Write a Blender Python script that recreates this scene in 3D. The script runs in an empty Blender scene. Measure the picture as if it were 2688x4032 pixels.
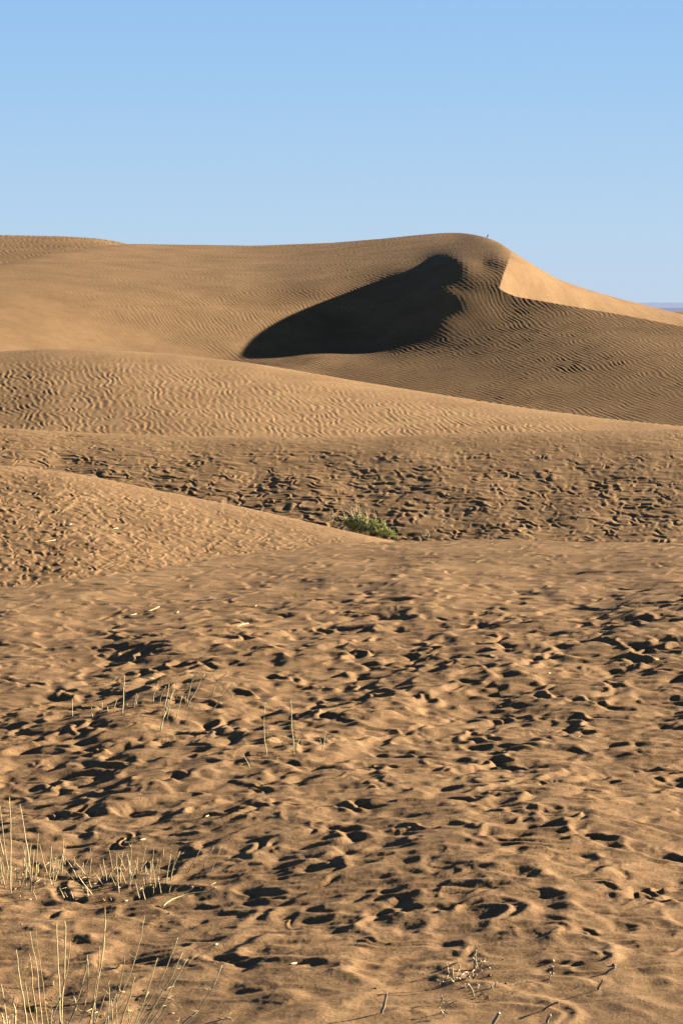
import bpy, math, random
import numpy as np
rng = np.random.RandomState(7)
random.seed(7)
SC = bpy.context.scene
COL = SC.collection

# ------------------------------------------------------------------ camera
F, CX, YH, EYE = 12600.0, 1344.0, 1215.0, 6.0     # focal length in photo pixels, centre column, horizon row, eye height (m)
def ray(px, py, D): return np.array([D*(px-CX)/F, D, EYE + D*(YH-py)/F])
cam = bpy.data.cameras.new('camera'); camo = bpy.data.objects.new('camera', cam); COL.objects.link(camo)
camo.location = (0, 0, EYE); camo.rotation_euler = (math.pi/2, 0, 0)
cam.sensor_fit = 'VERTICAL'; cam.sensor_height = 24.0; cam.lens = 24.0*F/4032
cam.shift_y = (YH-2016)/4032.0
cam.clip_start = 0.5; cam.clip_end = 60000
SC.camera = camo

# ------------------------------------------------------------------ tools
def lin(c): return tuple(((v/255)/12.92 if v/255 <= .04045 else ((v/255+.055)/1.055)**2.4) for v in c)
def curve(x, pts, sig=0):
    p = np.array(pts, float)
    y = np.interp(x, p[:, 0], p[:, 1])
    if sig:
        xs = np.arange(x.min()-4*sig, x.max()+4*sig, 4.0)
        ys = np.interp(xs, p[:, 0], p[:, 1]); k = np.exp(-.5*(np.arange(-3*sig, 3*sig+1, 4.0)/sig)**2); k /= k.sum()
        n = len(k)//2; ysp = np.pad(ys, n, mode='edge'); ys = np.convolve(ysp, k, 'valid')[:len(xs)]
        y = np.interp(x, xs, ys)
    return y
def tps(pts, sy=2.2):
    p = np.array(pts, float); A = np.stack([p[:, 0]/1000, p[:, 1]*sy/1000], 1); n = len(p)
    def U(r2): return r2*np.log(r2+1e-12)
    K = U(((A[:, None]-A[None])**2).sum(-1)) + np.eye(n)*2e-3
    Pm = np.c_[np.ones(n), A]; M = np.zeros((n+3, n+3)); M[:n, :n] = K; M[:n, n:] = Pm; M[n:, :n] = Pm.T
    w = np.linalg.solve(M, np.r_[p[:, 2], 0, 0, 0])
    def f(x, y):
        x = np.asarray(x, float)/1000; y = np.asarray(y, float)*sy/1000
        out = w[n] + w[n+1]*x + w[n+2]*y
        for i in range(n): out = out + w[i]*U((x-A[i, 0])**2+(y-A[i, 1])**2)
        return out
    return f
def samp(T, x, y):                                   # bilinear, wrapping; x,y in texels
    h, w = T.shape
    xf = np.floor(x); yf = np.floor(y); fx = (x-xf).astype(np.float32); fy = (y-yf).astype(np.float32)
    x0 = xf.astype(np.int64) % w; y0 = yf.astype(np.int64) % h; x1 = (x0+1) % w; y1 = (y0+1) % h
    return (T[y0, x0]*(1-fx)+T[y0, x1]*fx)*(1-fy) + (T[y1, x0]*(1-fx)+T[y1, x1]*fx)*fy
def fft_noise(n, lo, hi, power=0.0, seed=1, ang=None, spread=None):
    r = np.random.RandomState(seed); g = np.fft.fft2(r.randn(n, n))
    fx = np.fft.fftfreq(n)[None]; fy = np.fft.fftfreq(n)[:, None]; f = np.sqrt(fx*fx+fy*fy)+1e-9
    fc = math.sqrt(lo*hi); bw = math.log(hi/lo)/2
    m = np.exp(-.5*(np.log(f/fc)/bw)**2) if power == 0 else ((f > lo) & (f < hi))*f**power
    if ang is not None:
        a = np.arctan2(fy, fx)-ang; a = (a+math.pi/2) % math.pi - math.pi/2
        m = m*np.exp(-.5*(a/spread)**2)
    t = np.fft.ifft2(g*m).real; t -= t.mean(); return (t/t.std()).astype(np.float32)
NZ = fft_noise(1024, 1/256, 1/6, -1.6, 3)             # broad fractal noise
NZ2 = fft_noise(1024, 1/64, 1/20, 0, 5)               # smooth blobs about 32 texels
GR = fft_noise(1024, 1/6, 1/2.2, 0, 9)                # grain
def noise(x, y, wl, T=None):                          # wavelength wl in metres of the smooth blobs
    return samp(NZ2 if T is None else T, x/wl*36+17, y/wl*36+91)
# wind ripples: narrow band noise, crests sharpened, junctions come for free
def ripple_tile(seed, spread, bw, n=1024, lam=10, crest=.68, pw=.6):
    t = fft_noise(n, 1/(lam*bw), bw/lam, 0, seed, 0.0, spread)
    g = np.fft.fft2(t); fx = np.fft.fftfreq(n)[None]; hil = np.fft.ifft2(g*(1+np.sign(fx)))   # analytic signal
    ph = np.angle(hil); am = np.abs(hil); am = np.clip(am/np.median(am), 0, 1.6)**pw
    s = (ph/(2*math.pi)) % 1.0
    prof = np.where(s < crest, s/crest, (1-s)/(1-crest))  # gentle back, steeper front
    prof = prof*prof*(3-2*prof)*.35+prof**1.5*.65
    return ((prof-.5)*am).astype(np.float32)
def blur(t, s):
    n = t.shape[0]; fx = np.fft.fftfreq(n)[None]; fy = np.fft.fftfreq(n)[:, None]
    return np.fft.ifft2(np.fft.fft2(t)*np.exp(-2*(math.pi*s)**2*(fx*fx+fy*fy))).real.astype(np.float32)
RIP = blur(ripple_tile(11, .13, 1.12, pw=.25), .7)
RIP2 = blur(ripple_tile(23, .28, 1.25), .7)
SCAL = blur(ripple_tile(31, .55, 1.4, 2048, 20, .71, .45), 1.1)
SCAL2 = blur(ripple_tile(47, .36, 1.35, 2048, 20, .66, .9), 2.2)
def scallop(x, y, wl, ang, warp=.12, wwl=1.3, T=None, asp=1.0):
    T = SCAL if T is None else T
    x = x + warp*noise(x, y, wwl); y = y + warp*noise(x+57, y+31, wwl)
    c, s = math.cos(ang), math.sin(ang)
    return samp(T, (x*c+y*s)/wl*20, (-x*s+y*c)/wl*20/asp)
def ripple(x, y, wl, ang, warp=.35, wwl=2.5, T=None):  # ang: direction across the crests, measured from +X
    T = RIP if T is None else T
    x = x + warp*noise(x, y, wwl); y = y + warp*noise(x+57, y+31, wwl)
    c, s = math.cos(ang), math.sin(ang)
    return samp(T, (x*c+y*s)/wl*10, (-x*s+y*c)/wl*10)
# wind-worn hollows: crescent pits, steep wall towards the sun side, long gentle tail the other way
def pit_tile(n, res, count, rmin, rmax, seed, deep=.12):
    r = np.random.RandomState(seed); T = np.zeros((n, n), np.float32)
    for i in range(count):
        hole = r.rand() < deep
        R = (rmin*(rmax/rmin)**(r.rand()**1.3))*(.62 if hole else 1); cx, cy = r.rand(2)*n; a = r.normal(-.05, .38)
        el = r.uniform(.9, 2.0); tail = r.uniform(1.1, 2.4); dep = (.30*r.uniform(.7, 1.2) if hole else .105*r.uniform(.5, 1.25))*R
        m = int(3.6*R*max(el, tail)/res)+2
        j = np.arange(-m, m+1); X, Y = np.meshgrid(j*res, j*res)
        p = (X*math.cos(a)+Y*math.sin(a))/R; q = (-X*math.sin(a)+Y*math.cos(a))/(R*el)
        p = p + r.uniform(.35, .8)*q*q + .14*np.sin(q*4+r.rand()*6)
        w = r.uniform(.5, 1.0)
        f = np.where(p < 0, np.exp(-(p/(tail*.7))**2), .5+.5*np.cos(np.pi*np.clip(p/w, 0, 1)))
        env = np.exp(-(np.abs(q)/.9)**2.6)
        k = .45*np.exp(-(np.abs(q)/1.05)**2.2)
        rim = k*np.where(p < w, np.exp(-((p-w)/.42)**2), np.exp(-((p-w)/(.6*tail))**1.0))
        h = dep*(-f*env*.85+rim)
        iy = (int(cy)+j) % n; ix = (int(cx)+j) % n
        T[np.ix_(iy, ix)] = T[np.ix_(iy, ix)]*(1-.7*np.clip(f*env+rim, 0, 1)) + h
    return T
def bowl_tile(n, m, seed, el=1.0, amp=.5, rad=.80):      # n texels, m x m cells; each cell a wind-scooped bowl, deepest towards its sunward wall
    r = np.random.RandomState(seed); c = n/m
    jx = (np.arange(m)[None]+.5+r.uniform(-.46, .46, (m, m))+.5*(np.arange(m)[:, None] % 2))*c; jy = (np.arange(m)[:, None]+.5+r.uniform(-.46, .46, (m, m)))*c
    A_ = np.exp(r.normal(0, amp, (m, m))); R_ = rad*np.exp(r.normal(0, .16, (m, m)))*A_**.25; An = r.normal(0, .35, (m, m)); Wd = r.uniform(.1, .8, (m, m))
    yy, xx_ = np.mgrid[0:n, 0:n].astype(np.float32); gi = (yy/c).astype(int); out = np.zeros((n, n), np.float32)
    for dj in (-2, -1, 0, 1, 2):
        for di in (-2, -1, 0, 1, 2):
            a = (gi+dj) % m; b = ((xx_/c).astype(int)+di) % m
            dx = xx_-jx[a, b].astype(np.float32); dy = yy-jy[a, b].astype(np.float32)
            dx = (dx+n/2) % n-n/2; dy = (dy+n/2) % n-n/2; dx /= c; dy /= c
            an = An[a, b]; p = dx*np.cos(an)+dy*np.sin(an); q = -dx*np.sin(an)+dy*np.cos(an)
            p = p+Wd[a, b]*q*q; p = np.where(p > 0, p*1.45, p*.92)
            d2 = (p*p+q*q*1.0)/(R_[a, b]**2)
            out = np.minimum(out, A_[a, b]*(.45*d2+.55*d2*d2-1))
    return out.astype(np.float32)
BOWL = blur(bowl_tile(2048, 64, 77, amp=.30, rad=.95), 1.2)
def bowls(x, y, wx_, wy_, ang=0., warp=.10, wwl=1.2, off=0.):   # wx_, wy_: cell size in metres across and along
    x = x + warp*noise(x+off, y, wwl)+off; y = y + 1.5*warp*noise(x+57, y+31, wwl)+off*.7
    c, s = math.cos(ang), math.sin(ang)
    return samp(BOWL, (x*c+y*s)/wx_*32, (-x*s+y*c)/wy_*32)
PN, PR = 2048, .0125
PIT = blur(pit_tile(PN, PR, 900, .16, .45, 4, .3), 1.2)
def pits(x, y, sc=1.0, ox=0): return samp(PIT, x/sc/PR+ox, y/sc/PR+ox*1.7)*sc

# ------------------------------------------------------------------ the dune field as one heightfield
xs_in = np.arange(-420, 3120, 2.6)
xl = -420-np.cumsum(2.6*1.09**np.arange(1, 66)); xr_ = 3120+np.cumsum(2.6*1.09**np.arange(1, 66))
XS = np.r_[xl[::-1], xs_in, xr_]; NC = len(XS)
b0 = curve(XS, [(-9000, 2360), (-500, 2350), (0, 2312), (300, 2282), (600, 2238), (900, 2185), (1200, 2150), (1400, 2136), (1560, 2130), (1900, 2122), (2300, 2128), (2688, 2136), (3200, 2150)], 40)
c1 = curve(XS, [(-9000, 1800), (-500, 1800), (0, 1832), (250, 1856), (400, 1882), (600, 1925), (800, 1965), (1000, 2005), (1200, 2052), (1400, 2098), (1520, 2124), (1600, 2150), (1800, 2230), (2200, 2330), (3200, 2420)], 22)
c2 = curve(XS, [(-9000, 1650), (-500, 1668), (0, 1683), (300, 1702), (700, 1716), (1200, 1722), (1500, 1717), (1800, 1706), (2200, 1698), (2688, 1688), (3200, 1680)], 60)
c3 = curve(XS, [(-9000, 1420), (-500, 1400), (0, 1384), (180, 1374), (450, 1378), (700, 1396), (980, 1428), (1100, 1447), (1400, 1500), (1800, 1565), (2100, 1610), (2400, 1650), (2688, 1679), (3200, 1720)], 50)
c4 = curve(XS, [(-9000, 1240), (0, 1215), (1500, 1190), (1850, 1150), (1950, 1130), (1966, 1133), (1978, 1147), (2030, 1168), (2100, 1180), (2250, 1206), (2450, 1240), (2688, 1286), (3200, 1390), (5000, 1600), (9000, 1700)], 7)
c5 = curve(XS, [(-9000, 1150), (-500, 1110), (0, 1040), (160, 1005), (300, 984), (420, 966), (520, 960), (700, 963), (1000, 967), (1300, 956), (1500, 940), (1620, 927), (1740, 917), (1800, 916), (1860, 922), (1920, 937), (1970, 958), (2010, 988), (2100, 1045), (2190, 1098), (2300, 1137), (2450, 1180), (2560, 1207), (2688, 1239), (3200, 1380), (5000, 1590), (9000, 1690)], 14)
c6 = curve(XS, [(-9000, 940), (-500, 925), (0, 925), (250, 930), (380, 938), (470, 952), (560, 976), (800, 1080), (1500, 1200), (3200, 1500)], 25)
D4 = tps([(-500, 1429, 134.87), (-500, 1378, 138.16), (-500, 1324, 141.13), (-500, 1269, 143.96), (-500, 1215, 146.43), (-500, 1161, 149.39), (-500, 1109, 150.78), (0, 1414, 143.98), (0, 1354, 147.64), (0, 1290, 150.88), (0, 1227, 153.40), (0, 1163, 156.51), (0, 1099, 162.07), (0, 1040, 170.15), (350, 1407, 150.67), (350, 1338, 154.34), (350, 1265, 156.97), (350, 1192, 159.98), (350, 1119, 165.34), (350, 1046, 175.95), (350, 977, 191.06), (650, 1422, 153.78), (650, 1349, 157.46), (650, 1271, 159.94), (650, 1192, 163.26), (650, 1114, 169.42), (650, 1036, 182.44), (650, 962, 200.33), (900, 1449, 155.91), (900, 1371, 158.43), (900, 1289, 161.32), (900, 1207, 164.81), (900, 1125, 170.29), (900, 1043, 182.97), (900, 966, 201.35), (1100, 1477, 152.70), (1100, 1395, 158.40), (1100, 1308, 162.00), (1100, 1220, 165.43), (1100, 1133, 170.17), (1100, 1046, 182.49), (1100, 963, 201.51), (1250, 1503, 151.56), (1250, 1416, 156.51), (1250, 1323, 161.74), (1250, 1231, 166.08), (1250, 1138, 169.35), (1250, 1045, 180.93), (1250, 958, 200.14), (1400, 1529, 149.78), (1400, 1436, 154.95), (1400, 1338, 162.02), (1400, 1239, 166.53), (1400, 1140, 169.24), (1400, 1041, 179.34), (1400, 948, 198.92), (1550, 1554, 148.12), (1550, 1455, 153.20), (1550, 1350, 159.10), (1550, 1244, 162.23), (1550, 1139, 167.58), (1550, 1034, 177.74), (1550, 935, 197.40), (1700, 1578, 146.51), (1700, 1473, 151.61), (1700, 1361, 157.44), (1700, 1249, 160.57), (1700, 1138, 162.83), (1700, 1026, 174.80), (1700, 921, 197.27), (1800, 1594, 145.75), (1800, 1486, 150.48), (1800, 1371, 156.37), (1800, 1256, 160.65), (1800, 1141, 162.34), (1800, 1026, 168.83), (1800, 917, 195.78), (1900, 1610, 145.03), (1900, 1501, 149.45), (1900, 1386, 154.94), (1900, 1271, 160.02), (1900, 1155, 162.29), (1900, 1040, 166.70), (1900, 932, 185.61), (1985, 1622, 144.58), (1985, 1547, 147.26), (1985, 1466, 150.73), (1985, 1385, 154.50), (1985, 1305, 158.33), (1985, 1224, 161.45), (1985, 1148, 162.68), (2150, 1646, 143.70), (2150, 1573, 146.16), (2150, 1495, 148.94), (2150, 1417, 152.24), (2150, 1340, 155.92), (2150, 1262, 159.74), (2150, 1188, 162.60), (2400, 1679, 142.41), (2400, 1607, 144.82), (2400, 1531, 147.29), (2400, 1455, 150.03), (2400, 1379, 153.20), (2400, 1303, 157.23), (2400, 1231, 161.00), (2700, 1709, 140.82), (2700, 1642, 143.33), (2700, 1570, 145.82), (2700, 1499, 148.18), (2700, 1427, 151.13), (2700, 1356, 154.51), (2700, 1288, 158.22), (3200, 1748, 138.92), (3200, 1691, 141.07), (3200, 1630, 143.58), (3200, 1569, 146.11), (3200, 1508, 148.61), (3200, 1447, 151.17), (3200, 1390, 153.47), (1930, 960, 177.92), (1960, 1010, 168.09), (1960, 1070, 164.35)])
D4raw = D4
_gx = np.arange(-900, 3701, 20.0); _gy = np.arange(820, 1901, 10.0); _G = D4raw(_gx[None]+0*_gy[:, None], _gy[:, None]+0*_gx[None])
_i = int(np.where(_gx == 260)[0][0]); _sl = np.clip((_G[:, _i+3]-_G[:, _i-1])/80, 0.003, .02)
for _k in range(_i): _G[:, _k] = _G[:, _i]-(260-_gx[_k])*_sl*.8
def _sm(a, sg, ax):
    k = np.exp(-.5*(np.arange(-4*int(sg+1), 4*int(sg+1)+1)/sg)**2); k /= k.sum(); n_ = len(k)//2
    return np.apply_along_axis(lambda v: np.convolve(np.pad(v, n_, mode='reflect', reflect_type='odd'), k, 'valid'), ax, a)
_S = _sm(_sm(_G, 4.0, 1), 3.0, 0)                       # soften the apron and the left shoulder
_w = 1/(1+np.exp(-(_gx[None]-2120)/40))+1/(1+np.exp((_gx[None]-420)/50)); _w = np.clip(_w+.8*np.exp(-.5*(((_gx[None]-1760)/110)**2+((_gy[:, None]-1290)/80)**2)), 0, 1); _G = _G*(1-_w)+_S*_w
def D4(x, y):
    fx = np.clip((np.asarray(x, float)+900)/20, 0, len(_gx)-1.001); fy = np.clip((np.asarray(y, float)-820)/10, 0, len(_gy)-1.001)
    fx, fy = np.broadcast_arrays(fx, fy); i = fx.astype(int); j = fy.astype(int); u = fx-i; v = fy-j
    return (_G[j, i]*(1-u)+_G[j, i+1]*u)*(1-v)+(_G[j+1, i]*(1-u)+_G[j+1, i+1]*u)*v
def clampx(x): return np.clip(x, -600, 3300)
def XRY(y): return np.interp(y, [880, 940, 990, 1040, 1090, 1130, 1150], [2045, 2028, 2012, 1996, 1978, 1966, 1966])
Dc1 = curve(XS, [(-9000, 99), (-500, 92.5), (0, 91.5), (800, 89.5), (1450, 86.3), (1560, 85.6), (2200, 85.5), (9000, 86)], 60)
Dc2 = curve(XS, [(-9000, 107), (0, 106), (1500, 104), (2688, 103), (9000, 103)], 60)
Dc3 = curve(XS, [(-9000, 146), (-600, 143), (0, 143), (600, 142.5), (1200, 140), (2000, 135), (2688, 130), (9000, 122)], 260)
def L0D(x, y): return EYE/((y-YH)/F+.060*(np.clip(x, -1500, 4200)-CX)/F)     # the near ground climbs gently to the right
def rnd(t, a=.45): return a*np.sqrt(np.clip(t, 0, None)) + (1-a)*t
blocks = []     # list of (name, P rows array (n,NC,3), Y image rows or None)
rows_D, rows_Y, rows_K = [], [], []
def add_rows(D, Y, k):
    rows_D.append(D); rows_Y.append(Y); rows_K.append(np.full(D.shape[0], k))
def t_rows(n): return np.linspace(0, 1, n)[:, None]
X2 = XS[None]
# apron under and in front of the viewer
d0_ = L0D(X2, 4260.0); d = d0_*np.linspace(.06, .985, 14)[:, None]; zz_ = .060*d*(np.clip(X2, -1500, 4200)-CX)/F; add_rows(d, YH+(EYE-zz_)*F/d, 0)
n = 1050; t = 1-(1-t_rows(n))**1.3; ystart = 4260.0
Y = ystart+(b0[None]-ystart)*t; D = L0D(X2, Y); add_rows(D, Y, 0)
L0top = D[-1]
def connect(Dn_row, Yn_row, k, n=14, sl=-.06):
    Dc, Yc = rows_D[-1][-1], rows_Y[-1][-1]; zc = EYE+Dc*(YH-Yc)/F; zn = EYE+Dn_row*(YH-Yn_row)/F
    L = Dn_row-Dc; t = np.linspace(0, 1, n+2)[1:-1][:, None]
    m0 = ((YH-Yc)/F+sl)*L; m1 = .05*L
    z = (2*t**3-3*t**2+1)*zc+(t**3-2*t**2+t)*m0+(-2*t**3+3*t**2)*zn+(t**3-t**2)*m1
    D = Dc+t*L; add_rows(D, YH-(z-EYE)*F/D, k)
# L1
yb = np.minimum(b0, np.maximum(c1, b0))+16; yb = np.where(c1 > b0-30, np.maximum(c1+46, b0+16), yb)
t = t_rows(260); Y = yb[None]+(c1-yb)[None]*t
s_ = (Y-c1)/np.maximum(yb-c1, 1)
D = Dc1-(Dc1-L0top-1.0)*rnd(s_, .3); connect(D[0], Y[0], 1, 6, -.02); add_rows(D, Y, 1)
# L2
def L2D(Y): return Dc2-14*rnd(np.clip((Y-c2)/430, 0, 2), .42)
yb = np.minimum(b0, c1)+34; t = t_rows(190); Y = yb[None]+(c2-yb)[None]*t; D = np.maximum(L2D(Y), np.maximum(Dc1, L0top)+1.5+0*Y)
connect(D[0], Y[0], 2); add_rows(D, Y, 2)
# L3
yb = c2+30; t = t_rows(160); Y = yb[None]+(c3-yb)[None]*t; Y = np.where(Y < c3+1, c3+0*Y, Y)
D = Dc3-20*rnd(np.clip((Y-c3)/330, 0, 2), .45); D = np.maximum(D, Dc2+2)
connect(D[0], Y[0], 3); add_rows(D, Y, 3)
# L4 lower block
yb = c3+34; t = t_rows(260); Y = yb[None]+(c4-yb)[None]*t; D = np.maximum(D4(clampx(X2)+0*Y, np.minimum(Y, 1800)), Dc3+3)
connect(D[0], Y[0], 4); add_rows(D, Y, 4)
# L4 upper block and bright face
t = t_rows(170); Y = c4[None]+(c5-c4)[None]*t
def D5(x, y):
    xr = XRY(y); g = x-xr
    base = D4(np.clip(np.minimum(x, xr), -600, 3300), np.minimum(y, 1300)); gg = np.clip(g, 0, None)
    return base+.030*gg/(1+gg/2500)
D = D5(X2+0*Y, Y) - 2.2*(1-np.exp(-(Y-c5)/14.0))*1.0 + 2.2
Dlow = rows_D[-1][-1]; off = np.exp(-((c4[None]-Y)/30.0))
D = D + np.where(X2 < 1966, (Dlow-D[0])*off, 0)
D = np.maximum(D, Dlow)
ins = np.linspace(0, 1, 8)[1:-1][:, None]     # hidden trough behind the brink
gap = (D[0]-Dlow)[None]; Dm = Dlow+ins*gap; dip = 4*ins*(1-ins)*np.clip(gap, 0, 8)*.04
Zm = EYE+Dm*(YH-c4)/F-dip; add_rows(Dm, YH-(Zm-EYE)*F/Dm, 5); add_rows(D, Y, 5)
# L5 far dune
yb = c5+40; t = t_rows(70); Y = yb[None]+(np.minimum(c6, yb-1)-yb)[None]*t
D = 228-22*rnd(np.clip((Y-c6)/130, 0, 2), .45)+0*Y; connect(D[0], Y[0], 6); add_rows(D, Y, 6)
e = np.array([6., 16, 34, 60, 100, 160])[:, None]; Dl = rows_D[-1][-1]; zl = EYE+Dl*(YH-rows_Y[-1][-1])/F
De = Dl+e; ze = zl+(-3.2-zl)*np.clip(e/100, 0, 1); add_rows(De, YH-(ze-EYE)*F/De, 6)

D = np.concatenate(rows_D); Y = np.concatenate(rows_Y); K = np.concatenate(rows_K); NR = len(D)
P = np.stack([D*(X2-CX)/F, D, EYE+D*(YH-Y)/F], -1)
wx, wy = P[..., 0], P[..., 1]
Kc = K[:, None]+0*wx
# macro undulation of the near field
near = (K == 0)
def G(cx, cy, sx, sy, ang=0):
    a = X2-cx+0*Y; b = Y-cy; c, s = math.cos(ang), math.sin(ang)
    return np.exp(-.5*(((a*c+b*s)/sx)**2+((-a*s+b*c)/sy)**2))
def band(lo, hi, soft): return 1/(1+np.exp(-(Y-lo)/soft))*1/(1+np.exp((Y-hi)/soft))
fade = np.clip((D-24)/6, 0, 1)
n0 = near[:, None]
top_fade = np.clip((Y-b0[None])/120, 0, 1)
und = (.022*noise(wx, wy*.45, 4.2)+.006*noise(wx+9, wy*.6, 1.9)+.055*noise(wx+40, wy*.35, 10))*fade*top_fade
und += .13*G(850, 3010, 800, 62, -.33)+.07*G(1500, 2760, 700, 40, -.22)
P[..., 2] += np.where(n0, und, 0)
und2 = .022*noise(wx+5, wy*.5, 5)+.005*noise(wx+3, wy, 2.2)
P[..., 2] += np.where((K == 2)[:, None], und2*np.clip((Y-c2[None])/100, 0, 1), 0)
P[..., 2] += np.where((K == 1)[:, None], .4*und2*np.clip((Y-c1[None])/60, 0, 1)*np.clip((b0[None]+16-Y)/40, 0, 1), 0)
# normals of the smooth surface
du = np.gradient(P, axis=1); dv = np.gradient(P, axis=0)
N = np.cross(du, dv); N /= np.linalg.norm(N, axis=-1, keepdims=True)+1e-12
N[N[..., 2] < 0] *= -1
# ---- relief
H = np.zeros(D.shape)
m0 = np.clip(.85+.45*noise(wx+20, wy*.6, 5.0), .15, 1.5)
reg = .45+.75*G(600, 2950, 800, 420)+.65*G(1900, 2650, 700, 260)+.3*G(1300, 2500, 1500, 200)-.15*G(1900, 3300, 700, 350)+.2*G(2400, 3450, 500, 200)
reg *= np.clip((Y-b0[None]-10)/420, 0, 1)*.75+.25
mA = np.clip(.75+.55*noise(wx+20, wy*.7, 3.0)+.25*noise(wx+3, wy, 1.1), .12, 2.2)
mA = np.clip(.95+.30*noise(wx+20, wy*.7, 3.0)+.2*noise(wx+3, wy, 1.1), .35, 1.7)
fd = np.clip((66-D)/22, 0, 1)
reg2 = .50+.50*np.clip(reg, 0, 1.5)
lowm = 1/(1+np.exp(-(Y-3380-.12*(X2-1344))/90))       # broad soft waves nearest the viewer
topm = np.clip((Y-b0[None])/330, 0, 1)**1.2            # smooth wind-swept crown before the drop
mid = (1-.42*lowm)*(.34+.66*topm)
flat_ = np.clip(mA, .65, 1.3)
h0 = .047*scallop(wx, wy, .74, .02, .17, 2.1, None, .9)*flat_*(.60+.40*np.clip(reg, 0, 1.3))*(1-.42*lowm)*(.50+.50*topm)
h0 += .010*scallop(wx+21, wy+6, .33, .3, .08, 1.4)*np.clip(.5+.6*noise(wx+61, wy, 2.6), .0, 1.3)*mid
h0 += .018*bowls(wx, wy, .74, 1.0, .12, .14, 1.8)*mA*reg2*mid
h0 += .026*bowls(wx, wy, 1.25, 1.4, -.1, .2, 2.4, 37.)*(.4+.6*topm)
h0 += .050*scallop(wx+5, wy+9, 1.05, .12, .26, 2.6, SCAL, 1.0)*flat_*lowm
h0 += .021*scallop(wx+13, wy+2, .75, -.95, .20, 2.0, SCAL2, 2.0)*np.clip(1.0+.4*noise(wx+48, wy, 3), .3, 1.5)*fd
h0 += .023*scallop(wx+3, wy+2, .55, 1.3, .22, 2.0, SCAL2, 2.4)*np.clip(1.0+.4*noise(wx+8, wy, 3), .3, 1.5)*fd
h0 += .026*scallop(wx+33, wy+2, 1.7, 1.15, .35, 3.0, SCAL2, 1.5)*(1-.6*fd)*(.35+.65*topm)
h0 += pits(wx, wy, 1.0)*np.clip(reg*m0, 0, 1.3)*.30*mid
h0 += .030*scallop(wx, wy, .80, -.55, .12, 2.5, SCAL2, 2.6)*np.clip(G(900, 2980, 800, 260, -.18)*1.2, 0, 1)
h0 *= 1.12*(1-.22*G(450, 3500, 900, 420)-.12*lowm)
h0 += (.0012*noise(wx, wy, .30)*fd+.0006*noise(wx, wy, .11)*np.clip((45-D)/10, 0, 1))
H += np.where(n0, h0, 0)
h1 = 1.0*(.026*scallop(wx, wy+3, .36, .1, .09, 1.1)+.016*bowls(wx, wy, .42, .75, .1, .10, 1.3, 5.)+.008*bowls(wx, wy, .24, .5, .1, .08, 1.3, 15.)+.020*scallop(wx, wy+7, 1.3, 1.1, .3, 2.3, SCAL2, 1.5))*np.clip(.4+(Y-c1[None]-10)/120, .4, 1) + .006*ripple(wx, wy, .33, .25, .3, 2, RIP2)
H += np.where((K == 1)[:, None], h1*np.clip(1.25-X2/1900, .4, 1), 0)
g2 = np.clip((Y-c2[None])/190, 0, 1)
h2 = (.020*scallop(wx+4, wy, .38, .35, .10, 1.3)*np.clip(.9+.3*noise(wx, wy, 3), .4, 1.4)+.033*scallop(wx+9, wy, .48, 1.25, .16, 2.0, SCAL2, 2.2)+.010*bowls(wx, wy, .40, .45, .2, .10, 1.5, 25.))*(.42+.55*g2)
H += np.where((K == 2)[:, None], h2, 0)
g3 = np.clip((Y-c3[None])/90, .18, 1)
brk = np.clip(.80+.45*noise(wx+3, wy*.6, 1.0)+.2*noise(wx, wy, 3.3), .2, 1.35)
h3 = brk*(.021*ripple(wx, wy, .29, .20, .07, 2.6)+.005*ripple(wx, wy, .42, -.2, .3, 3.5, RIP2))*g3
H += np.where((K == 3)[:, None], h3, 0)
xx = X2+0*Y
smooth = 1-.9*G(0, 1260, 430, 110)-.6*G(-300, 1080, 450, 90)
lowr = np.clip((Y-(1330+(xx-1200)*.12))/90, 0, 1)
h4 = .017*ripple(wx, wy, .24, .42, .05, 3.0)*(1-lowr)+.014*ripple(wx, wy*1.0, .25, .70, .05, 3.5)*lowr+.002*ripple(wx, wy, .30, .1, .4, 2.2, RIP2)
h4 *= (.5+.5*brk)*(1-.7*G(1790, 1170, 150, 200))
h4 *= np.clip(smooth, .05, 1)*(1+.12*noise(wx, wy, 8))
H += np.where((K == 4)[:, None], h4, 0)
face = np.clip((xx-XRY(Y)+6)/10, 0, 1)*(Y < 1500)
h5 = h4*(1-face)+face*(.003*noise(wx*.35, wy, 1.4)+.001*noise(wx*.5, wy, .6)*np.clip(noise(wx, wy, 4), 0, 1))
h5 *= np.where((Y < c5[None]+40) & (xx < 2020), .6, 1)
H += np.where((K == 5)[:, None], h5, 0)
H += np.where((K == 6)[:, None], .028*ripple(wx, wy, .36, .5, .12, 4), 0)
H *= fade
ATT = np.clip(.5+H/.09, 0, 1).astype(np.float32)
P = P+N*H[..., None]

def surf(px, py, kmax=0):            # ground point under photo position, near layers only
    c = np.abs(XS-px).argmin()
    pz = YH-(P[:, c, 2]-EYE)*F/P[:, c, 1]
    ok = np.where((K <= kmax) & (D[:, c] > 20))[0]
    i = ok[np.abs(pz[ok]-py).argmin()]
    return P[i, c].copy()

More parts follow.
